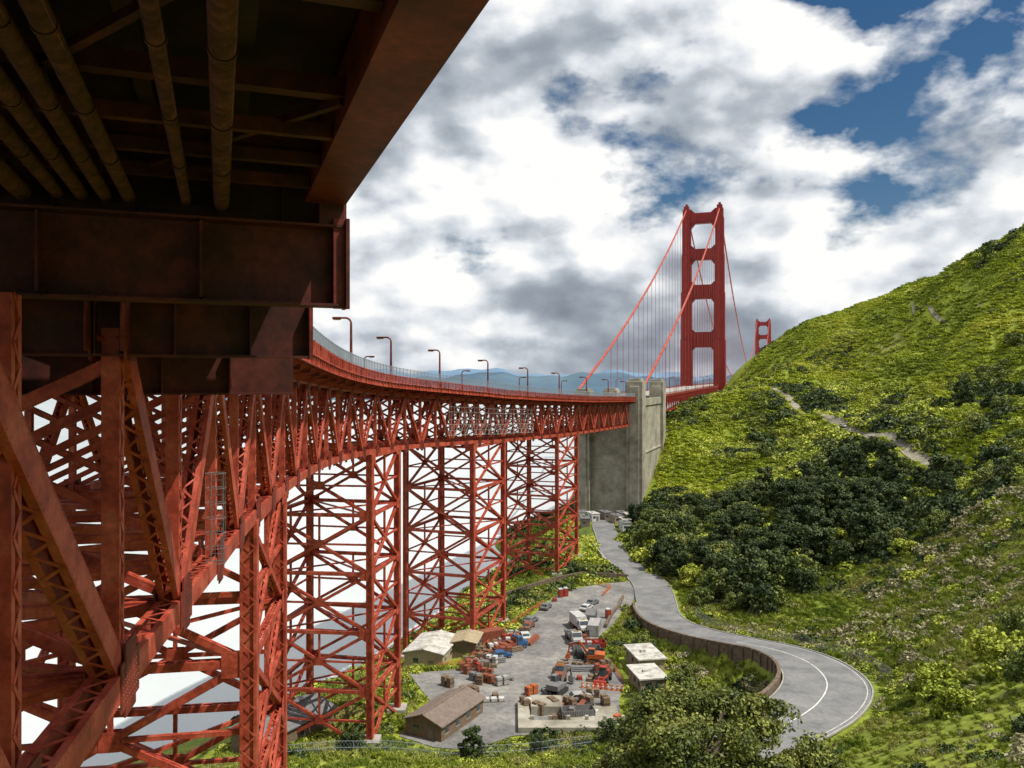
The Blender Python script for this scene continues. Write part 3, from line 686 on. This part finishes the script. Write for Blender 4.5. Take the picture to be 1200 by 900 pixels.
def crates(x,y,rot,col,name='pallet_stack'):
    e=empty(name,(x,y,YZ),rot);m=MB();p=MB()
    nx_,nz_=random.choice([(2,2),(1,2),(2,1),(1,1),(3,1)]);sx=random.uniform(.4,.56);hz=random.uniform(.3,.75)
    for i in range(nx_):
        for j in range(nz_):
            X=i*1.35;Zz=j*.95
            for q in (-.5,0,.5): p.abox(X-.6,X+.6,q-.06,q+.06,Zz,Zz+.1)
            p.abox(X-.6,X+.6,-.6,.6,Zz+.1,Zz+.14)
            m.abox(X-sx,X+sx,-.55,.55,Zz+.14,Zz+.14+(hz if j==nz_-1 else .8))
            for q in (-.35,.35): m.abox(X+q-.05,X+q+.05,-.57,.57,Zz+.14,Zz+.16+(hz if j==nz_-1 else .8))
    m.obj('crate',col,e);p.obj('pallet',WOOD,e)
def pipestack(x,y,rot,col):
    e=empty('pipe_stack',(x,y,YZ),rot);m=MB()
    for j in range(3):
        for i in range(5-j): m.tube([(-3,(i+j*.5)*.32,.2+j*.28),(3+random.uniform(-.3,.3),(i+j*.5)*.32,.2+j*.28)],.15,8)
    m.obj('pipes',col,e);m=MB();m.abox(-2,-1.8,-.3,1.8,0,.07);m.abox(1.8,2,-.3,1.8,0,.07);m.obj('bearers',WOOD,e)
R=math.radians
truck(9.6,156,R(-98),P_RUST,WOOD);truck(15.5,185,R(-75),P_WHITE,P_WHITE,'box_truck',True)
loader(17.2,152.5,R(-110),P_RED);excavator(16.5,163,R(170),P_ORNG);excavator(8.2,147,R(60),P_GREY)
for x,y,r,c in ((-2.2,166,20,P_BLUE),(3.8,186,70,P_RUST),(2.8,178.5,100,P_WHITE),(8.5,202,70,P_GREY),(18.5,201,60,P_WHITE),(20.5,206,60,P_GREY),(12,143.5,10,P_LG),(4.5,190.5,60,P_GREY),(15,190.5,70,P_GREY)): car(x,y,R(r),c)
truck(13.5,176.5,R(-80),P_LG,P_GREY);truck(-.5,171,R(30),P_BLUE,P_RUST,'dump_truck')
for x,y,r,c in ((17,172,5,P_RED),(15.5,168.3,3,P_GREY),(16,166,0,DARK),(11,136.5,8,P_GREY)): container(x,y,R(r),c,'open_skip',5.5,1.5,True)
for x,y,r,c in ((-5,176.5,30,P_RUST),(18.5,190.5,80,P_GREY),(18.5,182.5,78,P_LG)): container(x,y,R(r),c)
for i in range(85):
    t=random.random()
    if i<55: x=-8+10.5*t+random.uniform(-2.8,1.4);y=158+24*t+random.uniform(-3,4)
    else: x=random.uniform(12.5,18.5);y=random.uniform(153,188)
    crates(x,y,random.uniform(-.5,.5),random.choice([P_RUST,P_RUST,P_RUST,P_RED,P_GREY,P_LG,WOOD,WOOD,WOOD,P_WHITE,DARK]))
for i in range(26): crates(random.uniform(2,18),random.uniform(134,147),random.uniform(0,3),random.choice([WOOD,WOOD,P_GREY,P_WHITE,P_LG,P_ORNG,DARK]))
for i in range(14): crates(random.uniform(-12,0),random.uniform(142,155),random.uniform(0,3),random.choice([WOOD,WOOD,P_GREY,P_WHITE,P_LG,P_RUST,DARK]))
for x,y,r in ((-4,162,.4),(0,169,.6),(14.5,158,.1),(6,139,.2),(13,141,1.2),(5,176,1.2),(17,187,1.3)): pipestack(x,y,r,random.choice([P_RUST,P_GREY,WOOD]))
crates(7.5,203,.2,P_ORNG);crates(11,209,.2,P_RED)
for x,y in ((12.8,213),(14.2,214),(23,194)):
    e=empty('portable_toilet',(x,y,YZ),.3);m=MB();m.abox(-.55,.55,-.55,.55,.05,2.1);m.abox(-.42,.42,-.58,-.55,.15,1.95);m.obj('cabin',P_RED,e);m=MB();m.prism([(-.6,2.1),(.6,2.1),(.4,2.32),(-.4,2.32)],-.6,.6);m.tube([(.3,.3,2.2),(.3,.3,2.6)],.05,6);m.obj('roof_and_vent',P_WHITE,e)
NET=paint('safety_orange',(.6,.2,.07))
def netf(pts):
    m=MB()
    for a,b in zip(pts[:-1],pts[1:]):
        A_=V3(*a,float(H(*a)));B_=V3(*b,float(H(*b)));L=np.linalg.norm(B_-A_)
        for k in range(int(L/.3)): p=A_+(B_-A_)*k*.3/L;m.beam(p,p+V3(0,0,1.2),.05,.03,(1,0,0))
        for z in np.arange(.15,1.3,.18): m.beam(A_+V3(0,0,z),B_+V3(0,0,z),.03,.06)
        m.beam(A_,A_+V3(0,0,1.5),.1,.1,(1,0,0))
    m.obj('orange_safety_fence',NET)
netf([(-14.5,159.5),(-9,162),(-6,172),(-1,186),(4,198),(8,206)]);netf([(15,161),(20,158),(21,152)]);netf([(24,214),(27,222),(24,226)])
for i in range(9):
    x,y=13+i*.9,149.5-.2*i;e=empty('traffic_barrel',(x,y,YZ));m=MB();m.tube([(0,0,.06),(0,0,1)],[.28,.2],10);m.tube([(0,0,0),(0,0,.06)],.4,10);m.obj('barrel',NET,e);m=MB();m.tube([(0,0,.5),(0,0,.68)],[.25,.235],10);m.obj('band',WHITE,e)
# ------------------------------------------------------------------ vegetation
def leafq(c,size,rg_=rng,nb=None,flat=.0):
    n=len(c);a=rg_.normal(size=(n,3));
    if nb is not None: a=a*.75+nb
    a/=np.linalg.norm(a,axis=1)[:,None]
    t=rg_.normal(size=(n,3));t-=(t*a).sum(1)[:,None]*a;t/=np.linalg.norm(t,axis=1)[:,None];b=np.cross(a,t)
    s=(size*rg_.uniform(.6,1.3,n))[:,None]
    return np.stack([c-t*s,c-b*s*.6,c+t*s,c+b*s*.6],1)
def dirs(n,up=-.1):
    d=rng.normal(size=(n*3,3));d/=np.linalg.norm(d,axis=1)[:,None];d=d[d[:,2]>up][:n];return d
def bushpts(n,seed,up=-.05,sq=.75):
    d=dirs(n,up);k=np.array([1+.38*mnoise.noise(Vector(v*2.2)+Vector((seed*9.1,0,0))) +.2*mnoise.noise(Vector(v*5.)+Vector((0,seed*5.,0))) for v in d])
    r=k*rng.uniform(.72,1.,len(d))**.6;p=d*r[:,None];p[:,2]*=sq;return p,d
def scatter(name,pts,rad,protos):
    n=len(pts);th=rng.uniform(0,6.283,n);L=rad/2
    u=np.c_[np.cos(th),np.sin(th),rng.normal(0,.06,n)];v=np.c_[-np.sin(th),np.cos(th),rng.normal(0,.06,n)]
    u*=L[:,None];v*=L[:,None]
    Q=np.stack([pts-u-v,pts+u-v,pts+u+v,pts-u+v],1)
    par=quads_obj(name,Q,None);par.instance_type='FACES';par.use_instance_faces_scale=True;par.instance_faces_scale=1.;par.show_instancer_for_render=False
    protos.parent=par
    return par
def bush_proto(name,seed,n,ls,matr,sq=.75):
    p,d=bushpts(n,seed,sq=sq);return quads_obj(name,leafq(p,ls,nb=d*.8),matr)
def cand(n,x0,x1,y0,y1,up_=.75):
    x=rng.uniform(x0,x1,n);y=rng.uniform(y0,y1,n)
    m_=(x>-.75*y)&(x<up_*y+25);x,y=x[m_],y[m_];n=len(x)
    dl=poly_dist(x,y,lot);dr_=np.full(n,1e9)
    for i in range(0,len(RD),1): dr_=np.minimum(dr_,np.hypot(x-RD[i,0],y-RD[i,1])-RD[i,3])
    z=H(x,y);ok=(dl>.8)&(dr_>1.4)&(z>-65.5)
    a=(x-C0[0])*ax[0]+(y-C0[1])*ax[1];r=(x-C0[0])*rg[0]+(y-C0[1])*rg[1]
    ok&=~((a>-4)&(a<62)&(abs(r)<16))
    ok&=~((abs(x+17)<7)&(abs(y-169)<8.5)|(abs(x+11)<5.5)&(abs(y-134)<8)|(abs(x-26)<4.5)&(y>145)&(y<166)|(x>26)&(x<49)&(y>305)&(y<345))
    return x[ok],y[ok],z[ok],dr_[ok]
trail=np.array([(112,470),(124,446),(134,408),(140,368),(142,330),(139,296),(142,268)],float)
TR=catmull(trail,3.)
trail2=np.array([(243,492),(236,470),(232,450),(234,430),(238,410)],float);TR2=catmull(trail2,3.)
ATR=np.vstack([TR,TR2])
def hidden_trail(x,y):
    return np.hypot(x[:,None]-ATR[None,:,0],y[:,None]-ATR[None,:,1]).min(1)
def below_trail(x,y):
    j=np.hypot(x[:,None]-TR[None,:,0],y[:,None]-TR[None,:,1]).argmin(1)
    d=np.hypot(x-TR[j,0],y-TR[j,1]);return (d<5.5)&(x<TR[j,0])
def nzv(x,y,sc,o): return np.array([mnoise.noise(Vector((a*sc,b*sc,o))) for a,b in zip(x,y)])
x,y,z,dr_=cand(85000,-60,300,45,620,.68)
kp=(hidden_trail(x,y)>np.where(z>25,1.3,2.8))&~below_trail(x,y)
x,y,z,dr_=x[kp],y[kp],z[kp],dr_[kp]
n1=nzv(x,y,.018,2)+.7*nzv(x,y,.06,5);n2=nzv(x,y,.025,11)+.6*nzv(x,y,.09,3)
sz=rng.gamma(3.,.33,len(x)).clip(.4,2.6)*(1+.6*np.clip(n1,0,1))*np.clip(y/190,.42,1.35)
upper=(z>0)
keep=(n1+rng.normal(0,.16,len(x)))>np.where(z>20,.24,np.where(upper,.14,-.28))
sel=rng.random(len(x))
typ=np.where(n2+rng.normal(0,.13,len(x))>.06,0,np.where(n2+rng.normal(0,.1,len(x))<-.2,2,1))
fore=(y<185)&(x>30);typ=np.where(fore&(sel<.58),3,typ)
typ=np.where(upper&(sel<.45)&(typ==2),1,typ)
sz=np.where(upper,sz*.72,sz);sz=np.where(typ==2,sz*1.2,sz)
tot=0
for t,(mt,nm) in enumerate(((LEAF_L,'hillside_scrub_light'),(LEAF_O,'hillside_scrub_olive'),(LEAF_D,'hillside_scrub_dark'),(LEAF_T,'hillside_scrub_dry'))):
    for var in range(2):
        mk=keep&(typ==t)&((np.arange(len(x))%2)==var)
        if mk.sum()<3: continue
        scatter(nm,np.c_[x[mk],y[mk],z[mk]-.12*sz[mk]],sz[mk],bush_proto('bush_leaves',t*3+var,230,.17,mt,.7))
        tot+=mk.sum()
def tuft(n,h,matr,wd_=.035):
    a=rng.uniform(0,6.28,n);r=rng.uniform(0,.5,n);b=np.c_[np.cos(a)*r,np.sin(a)*r,np.zeros(n)]
    l=rng.normal(0,.28,(n,2));tip=b+np.c_[l,rng.uniform(.5,1,n)*h];wv=np.c_[-np.sin(a),np.cos(a),np.zeros(n)]*wd_
    md=(b+tip)/2+np.c_[l*-.15,np.full(n,.08)]
    return quads_obj('grass_blades',np.stack([b-wv,b+wv,md+wv,tip],1),matr)
x,y,z,dr_=cand(45000,-45,140,42,250)
kk=rng.random(len(x))<np.clip(120./y,.3,1);x,y,z=x[kk],y[kk],z[kk]
sz=rng.uniform(.5,1.2,len(x))*np.clip(y/110,.5,1.4)
scatter('grass',np.c_[x,y,z-.02],sz,tuft(50,.7,GRASSB,.06))
nb_g=len(x)
x,y,z,dr_=cand(30000,55,300,235,620,.68)
k2=(z>-50)&(hidden_trail(x,y)>2.);x,y,z=x[k2],y[k2],z[k2]
scatter('grass',np.c_[x,y,z-.05],rng.uniform(1.8,3.6,len(x)),tuft(70,.3,GRASSM,.055))
print('scrub',tot,'grass',nb_g,len(x))
def tree_mesh(name,seed,h,rad,ncl,lpc,ls,leafm,tall=1.,crad=.3,low=.3):
    rs=np.random.default_rng(seed)
    tk=MB();tk.tube([(0,0,-1),(rad*.03,0,h*.25),(-rad*.04,rad*.03,h*.55),(0,0,h*.85)],[h*.035,h*.027,h*.016,h*.005],8)
    Q=[]
    for i in range(ncl):
        t=rs.uniform(low,1.);a=rs.uniform(0,6.283)
        prof=(math.sin(min(1,(1-t)/(1-low)+.12)*math.pi*.62)**.8) if tall>1.2 else math.sqrt(max(0,1-((t-low-.25*(1-low))/(1-low-.25*(1-low)*0))**2))
        rr=rad*prof*math.sqrt(rs.uniform(.15,1))*(1+.25*math.sin(a*3+seed))
        c=np.array([math.cos(a)*rr,math.sin(a)*rr,h*t*.93])
        if i%3==0: tk.tube([(0,0,h*max(.12,t-.3)),c*.5+np.array([0,0,h*(t-.15)*.5]),c],[h*.012,h*.008,h*.003],5)
        cr=crad*rad*rs.uniform(.55,1.25)
        m_=int(lpc*rs.uniform(.6,1.2));d=rs.normal(size=(m_,3));d/=np.linalg.norm(d,axis=1)[:,None]
        p=c+d*(cr*rs.uniform(.45,1.,m_)[:,None]**.6)*np.array([1,1,.7])
        Q.append(leafq(p,ls,rs,nb=d*.9+np.array([0,0,.3])))
    return tk,np.concatenate(Q)
protos=[]
for i,(h,rad,ncl,lpc,ls,lm,tall) in enumerate([(11,3.6,55,95,.33,LEAF_D,1.6),(9.5,3.6,50,95,.33,LEAF_D,1.6),(8,4.3,55,95,.33,LEAF_D,1.),(6.5,4.2,50,95,.31,LEAF_O,1.),(5,3.8,46,95,.29,LEAF_L,1.)]):
    tk,Q=tree_mesh('t',i+3,h,rad,ncl,lpc,ls,lm,tall,low=.16)
    o=tk.obj('trunk_and_limbs',BARK);q=quads_obj('leaves',Q,lm);protos.append((o.data,q.data));bpy.data.objects.remove(o);bpy.data.objects.remove(q)
def plant(name,pi_,x,y,s=1.,dz=0):
    if np.hypot(RD[:,0]-x,RD[:,1]-y).min()<8: return
    if np.hypot(TR[:,0]-x,TR[:,1]-y).min()<10: return
    e=empty(name,(x,y,float(H(x,y))-.3+dz),random.uniform(0,6.28),s)
    for nm,me_ in zip(('trunk_and_limbs','leaves'),protos[pi_]):
        o=bpy.data.objects.new(nm,me_);COL.objects.link(o);o.parent=e
for i in range(150):
    y=random.gauss(245,26);u=random.gauss(.39,.085)
    if 195<y<315 and .2<u<.62: plant('evergreen_tree',random.choice([0,0,1,1,2]),u*y,y,random.uniform(.6,1.1))
for i in range(45):
    y=random.uniform(225,320);u=random.uniform(.16,.30);plant('coast_live_oak',random.choice([2,2,3,3]),u*y,y,random.uniform(.6,1.05))
for i in range(110):
    y=random.uniform(185,345);u=random.uniform(.14,.68);plant('coast_live_oak',random.choice([2,3,3,3,4,4]),u*y,y,random.uniform(.5,1.1))
for (x,y,pi_,s) in ((57,196,2,1.25),(64,204,2,1.2),(52,202,3,1.1),(70,198,3,1.1),(60,188,3,.8),(28,262,0,.7),(24,120,3,.8),(66,100,2,.55),(58,92,3,.6),(50,82,4,.8),(44,84,4,.7),(40,74,4,.6),(46,70,3,.6),(54,78,4,.7),(27,170,3,.5),(30,176,4,.5),(31,160,4,.45),(33,152,3,.5),(30,144,3,.6),(25,139,2,.5),(35,143,4,.5),(28,133,3,.6),(-6,120.5,0,.5),(4,122.5,2,.35),(16,124,2,.45),(-24,121,2,.4)):
    plant('coast_live_oak' if pi_>1 else 'evergreen_tree',pi_,x,y,s)
for i in range(22):
    y=random.uniform(330,520);u=random.uniform(.26,.62);plant('coast_live_oak',random.choice([2,3,4,4]),u*y,y,random.uniform(.35,.75))
tk,Q=tree_mesh('f',21,12,7.6,210,420,.16,LEAF_F,1.,.19,.35)
e=empty('foreground_tree',(14.8,62,-36.0));tk.obj('trunk_and_limbs',BARK,e,True);quads_obj('leaves',Q,LEAF_F,e)
tk,Q=tree_mesh('f',25,7,4.2,100,340,.14,LEAF_F,1.,.24,.2)
e=empty('foreground_tree',(7.6,64,-37.2));tk.obj('trunk_and_limbs',BARK,e,True);quads_obj('leaves',Q,LEAF_F,e)
tk,Q=tree_mesh('f',29,7,4.2,100,340,.14,LEAF_F,1.,.24,.2)
e=empty('foreground_tree',(22,60,-34.6));tk.obj('trunk_and_limbs',BARK,e,True);quads_obj('leaves',Q,LEAF_F,e)
DIRT=mat('dirt_track',[(.20,.18,.12),(.34,.31,.24)],.9,.3,fine=1,fscale=1.)
def drape(name,C,hwid,matr):
    m=MB();T_=tang(C);vs=[];nc_=5
    for i in range(len(C)):
        nn_=np.array([-T_[i,1],T_[i,0]])
        for o in np.linspace(-hwid,hwid,nc_):
            x_,y_=C[i]+nn_*(o*(1+.25*mnoise.noise(Vector((i*.4,0,9)))));vs.append((x_,y_,float(H(x_,y_))+.28))
    fs=[(i*nc_+j,(i+1)*nc_+j,(i+1)*nc_+j+1,i*nc_+j+1) for i in range(len(C)-1) for j in range(nc_-1)]
    m.add(vs,fs);m.obj(name,matr)
drape('hillside_track',TR,2.4,DIRT);drape('foot_path',TR2,.8,DIRT)
car(141,345,R(-85),P_WHITE,z=float(H(141,345))+.35)
# ------------------------------------------------------------------ world, sun, camera
sun_dir=nrm(V3(.47,-.20,.86));el=math.asin(sun_dir[2]);az=math.atan2(sun_dir[0],sun_dir[1])
wd=bpy.data.worlds.new('World');S.world=wd;wd.use_nodes=True;nt=wd.node_tree;N=nt.nodes;L=nt.links;N.clear()
def nd(t,**k):
    x=N.new(t)
    for a,b in k.items(): setattr(x,a,b)
    return x
def math_(op_,a,b=None,c=None):
    x=nd('ShaderNodeMath',operation=op_)
    for i,v in enumerate((a,b,c)):
        if v is None: continue
        if isinstance(v,(int,float)): x.inputs[i].default_value=v
        else: L.new(v,x.inputs[i])
    return x.outputs[0]
out=nd('ShaderNodeOutputWorld');sky=nd('ShaderNodeTexSky',sky_type='NISHITA',sun_disc=False,sun_elevation=el,sun_rotation=az)
b1=nd('ShaderNodeBackground');b1.inputs[1].default_value=.065
gm=nd('ShaderNodeHueSaturation');gm.inputs['Saturation'].default_value=1.4;L.new(sky.outputs[0],gm.inputs['Color']);L.new(gm.outputs[0],b1.inputs[0])
tc=nd('ShaderNodeTexCoord');sp=nd('ShaderNodeSeparateXYZ');L.new(tc.outputs['Generated'],sp.inputs[0])
cbn=nd('ShaderNodeCombineXYZ');L.new(sp.outputs[0],cbn.inputs[0]);L.new(sp.outputs[1],cbn.inputs[1]);L.new(math_('MULTIPLY',sp.outputs[2],1.7),cbn.inputs[2])
def noise_(scale,detail,rough,off):
    mp=nd('ShaderNodeMapping');mp.inputs['Location'].default_value=off;L.new(cbn.outputs[0],mp.inputs[0])
    x=nd('ShaderNodeTexNoise');x.inputs['Scale'].default_value=scale;x.inputs['Detail'].default_value=detail;x.inputs['Roughness'].default_value=rough
    L.new(mp.outputs[0],x.inputs['Vector']);return x.outputs['Fac']
o1=(5.3,2.6,1.3)
na=noise_(4.6,6,.56,o1)
ns=noise_(4.6,3,.56,(o1[0]+.03,o1[1],o1[2]+.05))
nc=noise_(2.2,1,.5,(1.3,9.2,2))
relief=math_('SUBTRACT',na,ns)
dp=nd('ShaderNodeVectorMath',operation='DOT_PRODUCT');L.new(tc.outputs['Generated'],dp.inputs[0]);dp.inputs[1].default_value=tuple(nrm(V3(.52,1,.50)))
opn=nd('ShaderNodeMapRange');opn.inputs['From Min'].default_value=.91;opn.inputs['From Max'].default_value=1.;opn.inputs['To Min'].default_value=.17;opn.inputs['To Max'].default_value=-.02;L.new(dp.outputs['Value'],opn.inputs['Value'])
cov=math_('ADD',na,opn.outputs[0])
cr=nd('ShaderNodeValToRGB');cr.color_ramp.elements[0].position=.465;cr.color_ramp.elements[1].position=.55;L.new(cov,cr.inputs[0])
side_=nd('ShaderNodeMapRange');side_.inputs['From Min'].default_value=-.4;side_.inputs['From Max'].default_value=.55;side_.inputs['To Min'].default_value=-.07;side_.inputs['To Max'].default_value=.14;L.new(sp.outputs[0],side_.inputs['Value'])
hi_=nd('ShaderNodeMapRange');hi_.inputs['From Min'].default_value=.0;hi_.inputs['From Max'].default_value=.35;hi_.inputs['To Min'].default_value=-.07;hi_.inputs['To Max'].default_value=.06;L.new(sp.outputs[2],hi_.inputs['Value'])
v=math_('ADD',math_('ADD',.61,math_('MULTIPLY',relief,2.7)),math_('MULTIPLY',math_('SUBTRACT',nc,.5),1.5))
v=math_('SUBTRACT',v,math_('MULTIPLY',math_('SUBTRACT',na,.5),.5))
v=math_('ADD',math_('ADD',v,side_.outputs[0]),hi_.outputs[0])
br=nd('ShaderNodeValToRGB');E_=br.color_ramp.elements
E_[0].position=.12;E_[0].color=(.22,.255,.30,1);E_[1].position=.86;E_[1].color=(1.0,1.0,.99,1)
for p_,c_ in ((.35,(.33,.37,.43)),(.55,(.48,.525,.58)),(.70,(.74,.775,.82))):
    q=E_.new(p_);q.color=(*c_,1)
L.new(v,br.inputs[0])
b2=nd('ShaderNodeBackground');b2.inputs[1].default_value=1.0;L.new(br.outputs[0],b2.inputs[0])
mx=nd('ShaderNodeMixShader');L.new(cr.outputs[0],mx.inputs[0]);L.new(b1.outputs[0],mx.inputs[1]);L.new(b2.outputs[0],mx.inputs[2]);L.new(mx.outputs[0],out.inputs[0])
sl=bpy.data.lights.new('sun','SUN');sl.energy=5.;sl.angle=math.radians(.5);sl.color=(1,.95,.86)
so=bpy.data.objects.new('sun',sl);COL.objects.link(so);so.rotation_euler=Vector(sun_dir).to_track_quat('Z','Y').to_euler()
cam=bpy.data.cameras.new('camera');co=bpy.data.objects.new('camera',cam);COL.objects.link(co);S.camera=co
co.location=(0,0,0);co.rotation_euler=(math.radians(90),0,0);cam.sensor_width=36;cam.lens=36*950/1200;cam.clip_start=.1;cam.clip_end=60000
S.view_settings.view_transform='Standard';S.view_settings.look='None';S.view_settings.exposure=0
